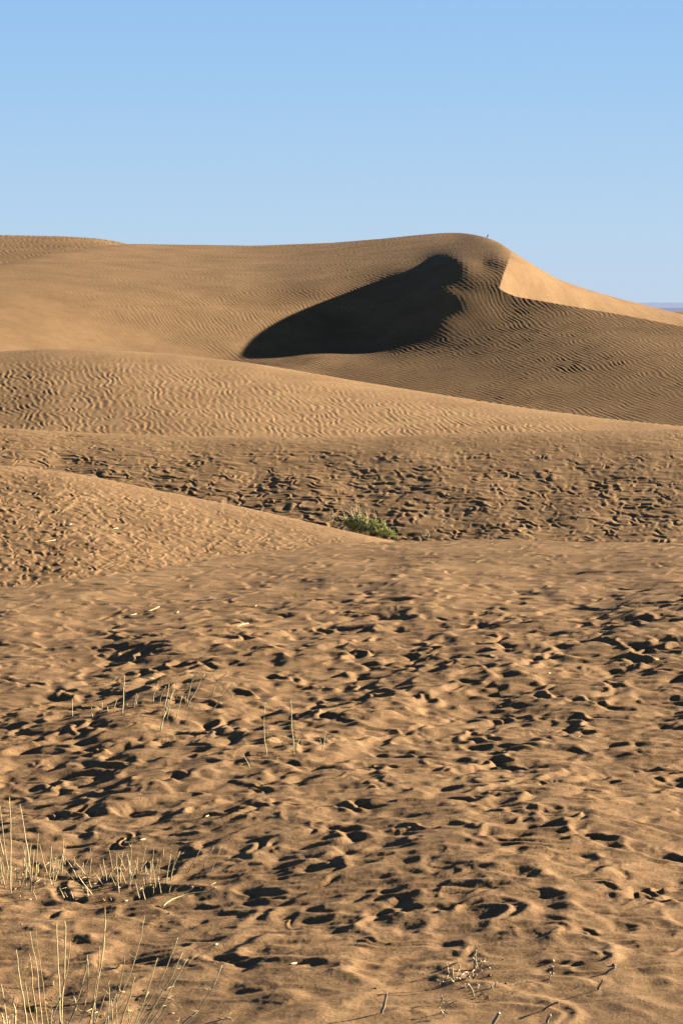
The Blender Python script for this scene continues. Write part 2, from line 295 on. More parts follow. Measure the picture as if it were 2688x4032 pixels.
# ------------------------------------------------------------------ materials
def newmat(name):
    m = bpy.data.materials.new(name); m.use_nodes = True; nt = m.node_tree
    return m, nt, nt.nodes, nt.links, nt.nodes['Principled BSDF']
def sand_mat():
    m, nt, nd, lk, b = newmat('sand')
    g = nd.new('ShaderNodeNewGeometry')
    def nz(scale, det, rough=.6):
        n = nd.new('ShaderNodeTexNoise'); n.inputs['Scale'].default_value = scale; n.inputs['Detail'].default_value = det
        n.inputs['Roughness'].default_value = rough; lk.new(g.outputs['Position'], n.inputs['Vector']); return n
    n1 = nz(.35, 5); n2 = nz(28, 4, .75); n3 = nz(95, 3, .8)
    r = nd.new('ShaderNodeValToRGB'); e = r.color_ramp.elements
    e[0].position = .32; e[0].color = (.268, .166, .084, 1); e[1].position = .68; e[1].color = (.365, .232, .120, 1)
    lk.new(n1.outputs['Fac'], r.inputs['Fac'])
    mx = nd.new('ShaderNodeMix'); mx.data_type = 'RGBA'; mx.blend_type = 'MULTIPLY'
    r2 = nd.new('ShaderNodeValToRGB'); e = r2.color_ramp.elements
    e[0].position = .34; e[0].color = (.60, .58, .56, 1); e[1].position = .62; e[1].color = (1.06, 1.06, 1.06, 1)
    lk.new(n2.outputs['Fac'], r2.inputs['Fac']); mx.inputs[0].default_value = 1.0
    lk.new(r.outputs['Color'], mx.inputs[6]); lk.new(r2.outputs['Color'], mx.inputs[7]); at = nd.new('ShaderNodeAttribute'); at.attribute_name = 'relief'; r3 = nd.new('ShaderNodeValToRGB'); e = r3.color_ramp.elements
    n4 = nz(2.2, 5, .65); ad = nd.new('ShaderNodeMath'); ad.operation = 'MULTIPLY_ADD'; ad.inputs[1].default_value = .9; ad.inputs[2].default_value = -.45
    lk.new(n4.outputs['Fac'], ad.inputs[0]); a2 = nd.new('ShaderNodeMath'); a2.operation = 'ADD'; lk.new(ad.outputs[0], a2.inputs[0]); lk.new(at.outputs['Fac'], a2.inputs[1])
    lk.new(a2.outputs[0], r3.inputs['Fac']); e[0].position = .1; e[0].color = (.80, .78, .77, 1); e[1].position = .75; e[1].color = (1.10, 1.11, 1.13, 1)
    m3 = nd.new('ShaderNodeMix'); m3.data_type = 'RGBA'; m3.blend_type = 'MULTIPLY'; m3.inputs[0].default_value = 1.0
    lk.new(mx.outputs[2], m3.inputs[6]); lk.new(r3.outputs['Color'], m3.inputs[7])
    sp_ = nd.new('ShaderNodeSeparateXYZ'); lk.new(g.outputs['Position'], sp_.inputs[0]); mr = nd.new('ShaderNodeMapRange')    # brightness set in the colour by distance: near sand lifted, big dune dimmed
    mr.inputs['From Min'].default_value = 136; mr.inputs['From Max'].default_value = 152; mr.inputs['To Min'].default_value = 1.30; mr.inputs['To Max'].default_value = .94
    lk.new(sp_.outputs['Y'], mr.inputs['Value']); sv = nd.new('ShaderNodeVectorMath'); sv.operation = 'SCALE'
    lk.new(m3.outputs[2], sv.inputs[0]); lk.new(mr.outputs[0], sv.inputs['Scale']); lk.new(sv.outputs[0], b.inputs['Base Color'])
    b.inputs['Roughness'].default_value = .95; b.inputs['Specular IOR Level'].default_value = .12
    b1 = nd.new('ShaderNodeBump'); b1.inputs['Strength'].default_value = 1.0; b1.inputs['Distance'].default_value = .011
    b2 = nd.new('ShaderNodeBump'); b2.inputs['Strength'].default_value = 1.0; b2.inputs['Distance'].default_value = .0022
    lk.new(n2.outputs['Fac'], b1.inputs['Height']); lk.new(n3.outputs['Fac'], b2.inputs['Height'])
    lk.new(b1.outputs['Normal'], b2.inputs['Normal']); lk.new(b2.outputs['Normal'], b.inputs['Normal'])
    return m
def simple_mat(name, c1_, c2_, scale=20, rough=.8, emit=None, spec=.2):
    m, nt, nd, lk, b = newmat(name)
    tc = nd.new('ShaderNodeNewGeometry'); n = nd.new('ShaderNodeTexNoise'); n.inputs['Scale'].default_value = scale; n.inputs['Detail'].default_value = 4
    lk.new(tc.outputs['Position'], n.inputs['Vector']); r = nd.new('ShaderNodeValToRGB'); e = r.color_ramp.elements
    e[0].position = .35; e[0].color = (*c1_, 1); e[1].position = .65; e[1].color = (*c2_, 1)
    lk.new(n.outputs['Fac'], r.inputs['Fac']); lk.new(r.outputs['Color'], b.inputs['Base Color'])
    b.inputs['Roughness'].default_value = rough; b.inputs['Specular IOR Level'].default_value = spec
    if emit:
        b.inputs['Emission Color'].default_value = (*emit, 1); b.inputs['Emission Strength'].default_value = 1.0
    return m
SAND = sand_mat()
STRAW = simple_mat('straw', (.84, .64, .32), (.98, .82, .48), 60)
STRAW_DULL = simple_mat('straw_dull', (.58, .40, .18), (.82, .62, .32), 60)
BARK = simple_mat('dead_wood', (.16, .10, .06), (.36, .25, .15), 60)
WOODL = simple_mat('pale_wood', (.55, .40, .25), (.78, .62, .42), 60)
LEAF = simple_mat('leaf', (.14, .155, .045), (.38, .39, .16), 14, .6)
_nt = LEAF.node_tree; _tr = _nt.nodes.new('ShaderNodeBsdfTranslucent'); _tr.inputs['Color'].default_value = (.32, .35, .10, 1)
_mx = _nt.nodes.new('ShaderNodeMixShader'); _mx.inputs[0].default_value = .3; _o = _nt.nodes['Material Output']
_nt.links.new(_nt.nodes['Principled BSDF'].outputs[0], _mx.inputs[1]); _nt.links.new(_tr.outputs[0], _mx.inputs[2]); _nt.links.new(_mx.outputs[0], _o.inputs['Surface'])
FEATHER = simple_mat('feather', (.03, .03, .035), (.07, .065, .06), 60)
HAZE1 = simple_mat('hazy_hill_far', (.02, .02, .02), (.03, .03, .03), .001, 1, tuple(v*.93 for v in lin((150, 168, 206))))  # air-light haze put in as blue emission over a near-black base
HAZE2 = simple_mat('hazy_hill_near', (.02, .02, .02), (.03, .03, .03), .001, 1, tuple(v*.93 for v in lin((112, 132, 174))))  # same glowing haze colour, deeper blue for the closer range

# ------------------------------------------------------------------ meshes
def grid_mesh(name, Pg, mat, att=None):
    nr, nc, _ = Pg.shape; me = bpy.data.meshes.new(name)
    me.vertices.add(nr*nc); me.vertices.foreach_set('co', Pg.reshape(-1).astype(np.float32))
    i = np.arange(nr*nc).reshape(nr, nc); q = np.stack([i[:-1, :-1], i[:-1, 1:], i[1:, 1:], i[1:, :-1]], -1).reshape(-1)
    nf = (nr-1)*(nc-1); me.loops.add(nf*4); me.loops.foreach_set('vertex_index', q.astype(np.int32))
    me.polygons.add(nf); me.polygons.foreach_set('loop_start', (np.arange(nf)*4).astype(np.int32))
    try: me.polygons.foreach_set('loop_total', np.full(nf, 4, np.int32))
    except Exception: pass
    me.polygons.foreach_set('use_smooth', np.ones(nf, bool)); me.update(calc_edges=True); me.materials.append(mat)
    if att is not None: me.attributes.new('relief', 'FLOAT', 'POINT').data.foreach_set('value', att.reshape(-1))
    o = bpy.data.objects.new(name, me); COL.objects.link(o); return o
def structure(o): o['kind'] = 'structure'; return o
bounds = [0]+[int(np.where(K == k)[0][0]) for k in (2, 3, 4, 6)]+[NR]
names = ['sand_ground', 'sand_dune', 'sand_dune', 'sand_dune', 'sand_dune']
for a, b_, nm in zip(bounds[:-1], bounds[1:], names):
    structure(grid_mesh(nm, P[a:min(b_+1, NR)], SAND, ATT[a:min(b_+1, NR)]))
# plain to the horizon and hazy hills beyond
g = np.linspace(-1, 1, 61); gx = np.sign(g)*np.abs(g)**3*40000; PX, PY = np.meshgrid(gx, gx)
structure(grid_mesh('plain', np.stack([PX, PY, -3.0+0*PX], -1), SAND))
def hills(name, Dh, top_px, amp, mat, seed):
    th = np.linspace(-.5, .8, 500); r = np.random.RandomState(seed); h = np.zeros(500)
    for k in range(1, 14): h += r.randn()/k*np.sin(th*k*5+r.rand()*6)
    top = EYE+Dh*(YH-top_px)/F; h = top+h*amp*Dh/F
    rows = []
    for f, dd in ((0, 0), (.35, .02), (.7, .035), (.93, .045), (1, .06), (.9, .10), (0, .2)):
        Dr = Dh*(1+dd); rows.append(np.stack([Dr*np.sin(th), Dr*np.cos(th), -4+(h*(1+dd)+4)*f], -1))
    structure(grid_mesh(name, np.array(rows), mat))
hills('hills', 9000, 1214, .9, HAZE2, 3)
hills('hills', 15000, 1193.5, .8, HAZE1, 8)

class MB:
    def __init__(s): s.v = []; s.f = []
    def tube(s, pts, r0, r1, sides=5):
        pts = [np.array(p, float) for p in pts]; n = len(pts); base = len(s.v)
        for i, p in enumerate(pts):
            t = pts[min(i+1, n-1)]-pts[max(i-1, 0)]; t /= np.linalg.norm(t)+1e-9
            a = np.cross(t, (0.3, 1, .1)); a /= np.linalg.norm(a)+1e-9; b = np.cross(t, a)
            r = r0+(r1-r0)*i/(n-1)
            for k in range(sides):
                an = 2*math.pi*k/sides; s.v.append(p+r*(a*math.cos(an)+b*math.sin(an)))
        for i in range(n-1):
            for k in range(sides):
                k2 = (k+1) % sides; s.f.append((base+i*sides+k, base+i*sides+k2, base+(i+1)*sides+k2, base+(i+1)*sides+k))
        s.f.append(tuple(base+(n-1)*sides+k for k in range(sides))); s.f.append(tuple(base+k for k in reversed(range(sides))))
    def leaf(s, c, size, rs):
        a = rs.randn(3); a /= np.linalg.norm(a); b = np.cross(a, rs.randn(3)); b /= np.linalg.norm(b); i = len(s.v)
        s.v += [c-a*size, c-a*.2*size+b*.42*size, c+a*size, c-a*.2*size-b*.42*size]; s.f.append((i, i+1, i+2, i+3))
    def build(s, name, mat, parent=None, origin=(0, 0, 0)):
        me = bpy.data.meshes.new(name); o0 = np.array(origin)
        me.from_pydata([tuple(v-o0) for v in s.v], [], s.f); me.materials.append(mat)
        for p in me.polygons: p.use_smooth = True
        o = bpy.data.objects.new(name, me); COL.objects.link(o)
        if parent is not None: o.parent = parent
        else: o.location = origin
        return o
def tag(o, label, cat, group=None):
    o['label'] = label; o['category'] = cat
    if group: o['group'] = group
    return o
def empty(name, loc, label, cat, group=None):
    o = bpy.data.objects.new(name, None); o.location = loc; o.empty_display_size = .1; COL.objects.link(o); return tag(o, label, cat, group)
# ------------------------------------------------------------------ dry stalks, traced from the photograph and stood on the sand where they root
rs = np.random.RandomState(21)
def crop(ox, oy, s): return lambda p: (ox+p[0]*s, oy+p[1]*s)
MIDC = crop(250, 2600, 700/1568); LC = crop(0, 2450, 1400/1568); AC = crop(0, 3100, 480/1568); BC = crop(400, 3100, 500/1568)
CC = crop(0, 3532, 500/1568); DC = crop(430, 3532, 500/1568); EC = crop(1440, 3632, 600/1568); FC = crop(2088, 3632, 600/1568)
L1C = crop(0, 1650, 1400/1568); R1C = crop(1288, 2450, 1400/1568); R2C = crop(1288, 3132, 1400/1568)
def path3(c, pts, lean=None, sink=.03, kmax=0, root=None):
    pts = [c(p) for p in pts]; b = surf(pts[0][0], pts[0][1], kmax) if root is None else root; Dd = b[1]
    ln = rs.normal(0, .12) if lean is None else lean
    out = [b-np.array([0, 0, sink])]; z0 = b[2]
    for i, p in enumerate(pts[1:]):
        q = ray(p[0], p[1], Dd); h = q[2]-z0; Dn = Dd+ln*h; out.append(ray(p[0], p[1], Dn))
    # soften: subdivide with slight wobble, as dry stems kink at their nodes
    res = [out[0]]
    for a, b2 in zip(out[:-1], out[1:]):
        L = np.linalg.norm(b2-a); n = 3 if L > .25 else 2 if L > .08 else 1
        for k in range(1, n+1):
            q = a+(b2-a)*k/n
            if k < n: q = q+rs.normal(0, .003+.006*L, 3)*np.array([1, 1, .2])
            res.append(q)
    return res
def twigs(mb, pth, n, L=.07, r=.0018):
    for _ in range(n):
        i = rs.randint(1, len(pth)-1) if len(pth) > 2 else 0
        t = rs.rand(); q = pth[i]*(1-t)+pth[min(i+1, len(pth)-1)]*t
        a = rs.choice([-1, 1])*rs.uniform(.5, 1); d = np.array([a, rs.normal(0, .5), rs.uniform(-.1, .9)]); d /= np.linalg.norm(d)
        l = L*rs.uniform(.4, 1.2); p1 = q+d*l*.5; p2 = p1+(d+np.array([0, 0, -.7*rs.rand()]))*l*.5
        mb.tube([q, p1, p2], r, r*.5, 3)
def tuft(label, c, stems, group=None, branches=(), r=.0074, tw=0, lean=None, mat=None, name='dry_grass_tuft', cat='dry grass', twl=.07):
    roots = [surf(*c(s[0])) for s in stems]; o0 = np.mean(roots, 0)
    e = empty(name, tuple(o0), label, cat, group)
    for s in stems:
        pth = path3(c, s, lean); H_ = abs(pth[-1][2]-pth[0][2])
        rr = r*rs.uniform(.65, 1.15); mb = MB(); mb.tube(pth, rr, rr*.55, 5)
        if tw and rs.rand() < .85: twigs(mb, pth, rs.randint(1, tw+1), twl)
        mb.build('stem', mat or (STRAW if rs.rand() < .62 else STRAW_DULL), e, o0)
    for s in branches:
        p0 = c(s[0]); 
        pth = [ray(*c(q), o0[1]) for q in s]; mb = MB(); mb.tube(pth, r*.5, r*.3, 4); mb.build('side_shoot', STRAW, e, o0)
    return e
def stalk(label, c, s, group, r=.0092, br=(), mat=None, lean=None, tw=0, name='dry_stalk', cat='dry stalk'):
    pth = path3(c, s, lean); o0 = pth[0]; mb = MB(); mb.tube(pth, r*.8, r*.5, 5)
    if tw: twigs(mb, pth, tw)
    D0 = pth[0][1]
    for b in br:
        mb.tube([ray(*c(q), D0) for q in b], r*.5, r*.3, 4)
    return tag(mb.build(name, mat or STRAW, None, tuple(o0)), label, cat, group)

GM = 'dry stalks standing in the pitted sand'
stalk('leftmost upright pale stalk of the row above the dry grass bed', MIDC, [(80, 503), (79, 420), (78, 340)], GM)
stalk('short pale stub with a forked tip, next right of the leftmost stalk in the row', MIDC, [(253, 500), (249, 460), (247, 410)], GM)
stalk('short leaning stub just left of the thinnest tiny stub in the row', MIDC, [(330, 460), (347, 372)], GM, .0078)
stalk('thinnest and tiniest upright stub between two short leaning stubs', MIDC, [(390, 457), (389, 412)], GM, .0095)
stalk('short stub leaning right, directly left of the tallest upright stalk', MIDC, [(440, 455), (475, 340)], GM, .0078)
stalk('tallest straight upright stalk of the middle row', MIDC, [(515, 467), (530, 300), (535, 220), (537, 138)], GM, .0125)
stalk('tiny leaning stub at the right foot of the tallest upright stalk', MIDC, [(555, 403), (563, 380)], GM, .0095)
tuft('narrow V of two short stalks to the right of the tallest upright stalk', MIDC, [[(622, 420), (635, 350), (645, 288)], [(636, 385), (648, 345), (660, 305)]], GM)
stalk('lone pale stalk leaning right, standing clear to the left of the tight bunch', MIDC, [(785, 365), (800, 290), (830, 212)], GM)
tuft('pair of dull thin crossing stalks close on the left of the tight bunch', MIDC, [[(820, 380), (862, 300), (908, 228)], [(840, 400), (858, 330), (875, 285)]], GM, r=.0075, mat=STRAW_DULL)
tuft('tight bunch of tall bright stalks standing before a black hollow', MIDC, [[(870, 495), (900, 370), (920, 290), (932, 210)], [(905, 525), (935, 420), (958, 290), (975, 200)], [(880, 500), (903, 420), (928, 345)], [(850, 625), (885, 500), (925, 400), (957, 305)], [(930, 380), (960, 290), (985, 255)]], GM, r=.0125)
stalk('thin dull stalk leaning right, just right of the tight bunch', MIDC, [(990, 515), (1020, 420), (1048, 310)], GM, .008)
tuft('two tiny stubs behind the tight bunch of tall stalks', MIDC, [[(985, 340), (1005, 305), (1025, 278)], [(1064, 338), (1078, 320)]], GM, r=.0065)
tuft('two tall pale stalks leaning right from one root above a black hollow', MIDC, [[(1085, 378), (1105, 300), (1125, 200), (1165, 128), (1183, 126)], [(1086, 403), (1150, 300), (1200, 190), (1247, 120)]], GM, r=.0125)
stalk('dull brown slanting stalk below the two tall pale leaning stalks', MIDC, [(1063, 558), (1105, 475), (1160, 395)], GM, .007, mat=STRAW_DULL)
stalk('bent stalk with curling threads, upper one of the two right-hand leaning stalks', MIDC, [(1300, 312), (1350, 200), (1385, 155), (1455, 110)], GM, .0095, br=[[(1345, 222), (1375, 226), (1400, 255)], [(1350, 190), (1345, 135), (1300, 95)]])
stalk('long slanting stalk with drooping side threads, farthest right of the middle row', MIDC, [(1295, 450), (1380, 350), (1440, 275), (1508, 197)], GM, .0098, br=[[(1448, 278), (1485, 295), (1508, 360)], [(1365, 372), (1402, 386)]])
GT = 'thin tall stalks right of the middle row'
stalk('tall thin curved stalk standing alone, left of the branching tall one', LC, [(1178, 585), (1165, 490), (1163, 440), (1170, 352)], GT, .0088, br=[[(1166, 490), (1182, 488)]])
stalk('tall straight stalk with forked side shoots at its foot', LC, [(1298, 582), (1290, 500), (1285, 420), (1281, 342)], GT, .0092, br=[[(1297, 575), (1275, 535)], [(1298, 570), (1322, 512)], [(1317, 555), (1310, 525)]])
stalk('short forked twig like a Y, right of the tall thin stalks', LC, [(1420, 568), (1430, 520), (1436, 477)], GT, .008, br=[[(1428, 530), (1453, 497)], [(1422, 560), (1410, 512)]])
stalk('short stub leaning left beneath the tall curved stalk', LC, [(1105, 643), (1090, 615), (1075, 592)], GT, .008)
stalk('tiny pale nub in the sand between the left-leaning stub and the forked twig', LC, [(1224, 612), (1222, 595)], GT, .006)
stalk('thin hooked brown stalk curling over a black pit', LC, [(620, 778), (635, 748), (650, 720), (665, 690), (680, 687), (690, 697)], GT, .006, mat=STRAW_DULL)
stalk('thin slanting splinter on the right slope beside the largest black hollows', R1C, [(570, 372), (583, 350), (595, 333)], GT, .0088, mat=STRAW_DULL)
stalk('short splinter at the left edge of the right-hand black hollows', R1C, [(0, 515), (18, 498)], GT, .005)
stalk('pale hooked chip standing on the smooth right slope', R1C, [(750, 860), (757, 850), (756, 840)], GT, .010, mat=WOODL)

A = [
 ('crossing stalks at the far left edge of the dry grass bed', [[(120, 1100), (85, 920), (50, 650), (30, 450), (5, 240)], [(55, 870), (20, 740), (0, 640)], [(85, 1290), (30, 1130), (10, 1030)], [(60, 1150), (35, 950)], [(15, 1240), (45, 1130)], [(80, 1340), (75, 1310)], [(10, 1120), (10, 900)], [(75, 1240), (105, 1090)], [(5, 1245), (18, 1170)]]),
 ('tallest straight stalk of the dry grass bed with small stubs around its foot', [[(145, 1355), (135, 1200), (143, 800), (142, 500), (135, 330), (125, 130)], [(150, 1250), (153, 1020)], [(133, 1235), (120, 1100)], [(225, 1200), (218, 990)], [(300, 1140), (288, 1090)], [(260, 1255), (258, 1205)]]),
 ('thick sheaf of bright stalks around one tall stalk leaning left, in the bed', [[(385, 1050), (350, 760), (300, 450), (255, 215)], [(325, 870), (305, 765)], [(340, 1280), (335, 1000), (335, 765)], [(370, 1000), (388, 860), (404, 730)], [(395, 1340), (415, 1080), (440, 810)], [(390, 1180), (398, 950)], [(320, 1090), (318, 910)], [(245, 1330), (330, 1120), (350, 980)], [(380, 1140), (372, 960)], [(365, 1090), (340, 980)], [(420, 1170), (465, 1090)]]),
 ('upright pale stalks with a pointed tall one, right of the bright sheaf', [[(480, 1200), (468, 1050), (482, 860), (497, 590)], [(470, 1140), (468, 870)], [(440, 1030), (515, 975)], [(485, 1100), (490, 1000)], [(480, 1440), (430, 1350), (445, 1270)]]),
 ('two tall stalks spread in a wide V over the dark mound of the bed', [[(615, 1105), (555, 940), (513, 742)], [(628, 1140), (650, 960), (668, 755)], [(640, 1150), (712, 1010)], [(590, 1255), (572, 1120)], [(690, 970), (720, 905)], [(680, 1250), (650, 1180), (640, 1130)]]),
 ('many thin parallel upright stalks right of the wide V', [[(680, 1260), (755, 1060), (830, 790)], [(685, 1200), (680, 890)], [(720, 1220), (735, 880)], [(740, 1100), (757, 920)], [(785, 1115), (820, 890)], [(800, 890), (815, 770), (823, 650)], [(838, 995), (835, 900), (830, 820)]]),
 ('slim stalks rising right of the parallel upright ones, above the fallen stems', [[(890, 1190), (957, 980), (955, 890)], [(1045, 1115), (1075, 970)], [(1050, 1110), (1130, 940), (1172, 770)], [(1150, 1125), (1180, 920)], [(1205, 1270), (1205, 1080)], [(1240, 1335), (1245, 1300)]]),
 ('broken stems fallen to the upper left in a bundle, lowest of the bed', [[(1185, 1280), (1130, 1160), (1050, 1050), (945, 935)], [(1200, 1375), (1120, 1290), (1010, 1140)], [(1110, 1310), (1000, 1235), (795, 1030)], [(1160, 1345), (1060, 1210), (1000, 1120)], [(1010, 1160), (940, 1050), (870, 945)], [(1140, 1410), (1120, 1290)], [(1335, 1245), (1200, 1075)]]),
 ('short stubs leaning left in front of the dry grass bed', [[(845, 1420), (765, 1285)], [(890, 1405), (830, 1340)], [(955, 1420), (912, 1330)], [(1355, 1465), (1320, 1415)], [(1440, 1455), (1420, 1410)]]),
 ('loose crossing stalks in the middle of the dry grass bed', [[(1340, 1185), (1285, 990)], [(1370, 1220), (1350, 1050), (1330, 920)], [(1385, 1160), (1430, 1080), (1500, 1020)], [(1500, 1260), (1420, 1115)], [(1445, 1090), (1430, 950), (1400, 790)]]),
]
GB = 'tufts of the dry grass bed at the left'
for lab, st in A: tuft(lab, AC, st, GB, r=.0072, tw=2, twl=.06)
B = [
 ('tangle of upright and cross-bent stalks with one stem lying across two others', [[(220, 1300), (200, 1150), (190, 830)], [(300, 1180), (250, 1050), (205, 970)], [(305, 1030), (240, 890), (195, 815)], [(165, 915), (240, 880), (320, 845)], [(225, 1170), (235, 1000), (268, 790)], [(180, 1210), (115, 1075)]]),
 ('tall forked stalk with shorter stems around it in the bed', [[(380, 1100), (340, 960), (320, 820)], [(345, 1310), (355, 1050), (370, 800), (380, 680)], [(362, 745), (350, 715), (335, 692)], [(355, 1130), (340, 950), (325, 850)], [(310, 1255), (375, 1130), (420, 1000)], [(375, 1100), (350, 1000), (340, 900)]]),
 ('open spray with a bright tall stalk leaning right of the forked one', [[(440, 1105), (435, 980), (418, 900)], [(440, 1040), (445, 865)], [(465, 1080), (510, 930), (553, 712)], [(450, 1035), (510, 975), (560, 905)], [(525, 1210), (515, 1115)], [(540, 1210), (545, 970)], [(580, 1080), (545, 990)]]),
 ('compact bunch of bright short stalks on the dark right mound of the bed', [[(600, 1085), (625, 930), (648, 745)], [(590, 1120), (612, 900)], [(610, 1080), (635, 890)], [(640, 1040), (705, 895)], [(648, 1180), (645, 1000), (640, 950)], [(700, 1070), (718, 980), (735, 880)], [(735, 870), (765, 765)], [(600, 1185), (600, 1110)], [(668, 1240), (668, 1130)], [(700, 1060), (705, 960)]]),
 ('short dull stubs in front of the compact bright bunch', [[(735, 1310), (720, 1200), (692, 1115)], [(625, 1325), (645, 1200)], [(470, 1365), (440, 1260), (420, 1175)], [(540, 1385), (515, 1300), (507, 1220)], [(718, 1190), (705, 1095)]]),
 ('slender stalks leaning right at the right end of the bed', [[(793, 1180), (820, 1020), (855, 825)], [(845, 1150), (890, 970), (970, 790)], [(845, 1035), (880, 980), (910, 875)], [(825, 1300), (857, 1210)], [(925, 880), (960, 840), (1020, 805)]]),
]
for lab, st in B: tuft(lab, BC, st, GB, r=.0068, tw=2, twl=.05)
GO = 'single slanting stalks right of the dry grass bed'
stalk('dull slanting stalk, left one of three right of the dry grass bed', BC, [(1052, 1055), (1130, 930), (1218, 770)], GO, .0072, mat=STRAW_DULL)
stalk('slanting stalk, middle one of three right of the dry grass bed', BC, [(1243, 975), (1310, 860), (1385, 738)], GO, .0072)
stalk('bright slanting stalk, right one of three right of the dry grass bed', BC, [(1335, 1048), (1410, 900), (1485, 722)], GO, .0062)
# fallen straws lying on the sand
def straw(label, c, pts, r=.006, lift=(), mat=None, kmax=0):
    out = []; pix = [c(p) for p in pts]
    a = surf(*pix[0], kmax); b = surf(*pix[-1], kmax)
    for i, p in enumerate(pix):
        t = i/(len(pix)-1); Dd = a[1]*(1-t)+b[1]*t
        if lift: out.append(ray(p[0], p[1], a[1]+lift[i]))
        else: q = surf(*p, kmax); out.append(q+np.array([0, -.01, r*1.1+.004]))
    mb = MB(); mb.tube(out, r, r*.8, 5); o0 = out[0]
    return tag(mb.build('fallen_straw', mat or STRAW, None, tuple(o0)), label, 'straw', 'straws lying on the sand')
straw('long arching pale straw resting on its two ends below the dry grass bed', BC, [(745, 1492), (780, 1450), (820, 1415), (880, 1380), (950, 1355), (1050, 1325), (1150, 1303), (1240, 1298), (1310, 1295), (1360, 1270), (1410, 1240)], .0085, lift=(0, .04, .1, .16, .22, .27, .3, .3, .28, .24, .2))
straw('thin straw lying left of the long arching one, below the bed', BC, [(245, 1420), (280, 1416), (318, 1408)], .008)
straw('pale straw at the tip of a long black shadow above the bed', BC, [(455, 672), (495, 660), (535, 648)], .009)
straw('short bright straw inside a black hollow above the bed', BC, [(1275, 375), (1310, 352)], .008)
straw('tiny straw lying beside the shadowed scallop right of the bed', BC, [(1080, 1240), (1130, 1242)], .008, mat=WOODL)
straw('straw stub lying in the crescent shadow behind the tall stems', R2C, [(-505, 664), (-483, 661)], .008)
straw('short straw lying just left of centre near the bottom', R2C, [(-170, 750), (-140, 745)], .009)
straw('straw chip at the foot of the leftmost upright stalk of the middle row', MIDC, [(85, 497), (120, 497), (150, 491)], .007)
straw('straw chip behind the middle row of stalks', MIDC, [(725, 161), (755, 158), (788, 153)], .007)
straw('straight bright straw lying level in the middle distance, longest there', L1C, [(862, 806), (905, 800), (948, 795)], .010)
straw('curved straw with its right end raised, left of the straight level one', L1C, [(635, 853), (670, 845), (703, 829)], .009)
straw('curved straw touching the left end of another, farthest left of the middle three', L1C, [(540, 871), (570, 869), (602, 861)], .009)
straw('slanting straw whose shadow points down left, nearest of the middle straws', L1C, [(1045, 917), (1070, 908), (1095, 903)], .009)
straw('tiny straw chip between the curved straw and the slanting one', L1C, [(780, 858), (787, 852)], .010)
straw('pale bit of straw under the right end of the straight level one', L1C, [(1122, 829), (1132, 826)], .010)
straw('long pale straw lying on the lit left dune near the edge', L1C, [(163, 551), (205, 543), (245, 536)], .010, mat=STRAW_DULL, kmax=1)
straw('short straw on the lit left dune above the long one', L1C, [(297, 470), (318, 465)], .012, kmax=1)
straw('small hooked straw on the middle of the lit left dune', L1C, [(490, 492), (505, 487), (523, 484)], .012, kmax=1)
straw('white straw chip in the shaded pocket at the upper right of the pitted sand', R1C, [(1433, 170), (1457, 168)], .009)
straw('white straw chip on the smooth slope right of the centre hollows', R1C, [(1090, 510), (1113, 507)], .008)
straw('small pale crumb of straw right of the large double hollow', R1C, [(970, 227), (983, 226)], .008)

# big tussock at the lower left, rooted just outside the picture
GC = 'tall dry stems at the lower left corner'
def tall(label, c, stems, base_drop=150, r=.0066, tw=5, twl=.10):
    st = []
    for s in stems:
        if s[0][1] >= 1430:
            a, b = s[0], s[1]; k = (1568+rs.uniform(30, base_drop)-a[1]); dx = (a[0]-b[0])/max(a[1]-b[1], 1)
            st.append([(a[0]+dx*k, a[1]+k)]+list(s))
        else: st.append(list(s))
    return tuft(label, c, st, GC, r=r, tw=tw, twl=twl, lean=None, name='tall_grass_tuft')
tall('low dry stems and twiggy shoots at the very left of the bottom edge', CC, [[(90, 1568), (60, 1350), (17, 1080)], [(190, 1568), (195, 1390), (218, 1265)], [(190, 1470), (192, 1390), (160, 1300), (178, 1240)], [(60, 1568), (20, 1430)], [(120, 1568), (105, 1480)], [(45, 1568), (48, 1450)]], r=.008, tw=8)
tall('five tall slim stems leaning left at the bottom left', CC, [[(330, 1568), (310, 1400), (260, 1100), (225, 870), (200, 650)], [(420, 1568), (350, 1300), (300, 1010)], [(455, 1568), (400, 1100), (365, 700)], [(525, 1568), (495, 1300), (470, 950), (400, 600), (373, 420)], [(600, 1568), (545, 1200), (515, 950), (465, 600), (447, 375)]])
tall('upright stems crossing in an X near the bottom left', CC, [[(745, 1568), (740, 1250), (730, 1000), (710, 600), (703, 325)], [(620, 1568), (740, 1280), (790, 1100), (835, 920), (870, 545)], [(760, 1560), (770, 1250), (800, 950), (812, 450), (800, 300)], [(630, 1568), (648, 1390)], [(835, 1568), (825, 1490)], [(700, 1568), (665, 1530)]])
tall('stems leaning right behind the tallest pair, bottom left', CC, [[(850, 1568), (970, 1300), (1050, 950), (1080, 715)], [(905, 1440), (1000, 1150), (1085, 770)], [(980, 1568), (1045, 1410), (1085, 1050), (1095, 900), (1085, 760)], [(920, 1410), (940, 1320), (925, 1240)]])
tall('tallest pair of close stems of the bottom left with shorter ones beside', CC, [[(1110, 1568), (1180, 1250), (1250, 850), (1290, 500), (1297, 125)], [(1165, 1500), (1165, 1250), (1230, 950), (1290, 600), (1310, 285)], [(1140, 1450), (1210, 950), (1230, 610)], [(1200, 1480), (1300, 1200), (1350, 1030)]])
tall('short bristly stems between the tallest pair and the long curved stem', CC, [[(1340, 1568), (1350, 1300), (1352, 1110)], [(1390, 1568), (1380, 1350), (1370, 1260)], [(1440, 1440), (1440, 1290), (1510, 950), (1545, 720)], [(1300, 1568), (1360, 1400), (1440, 1200)]])
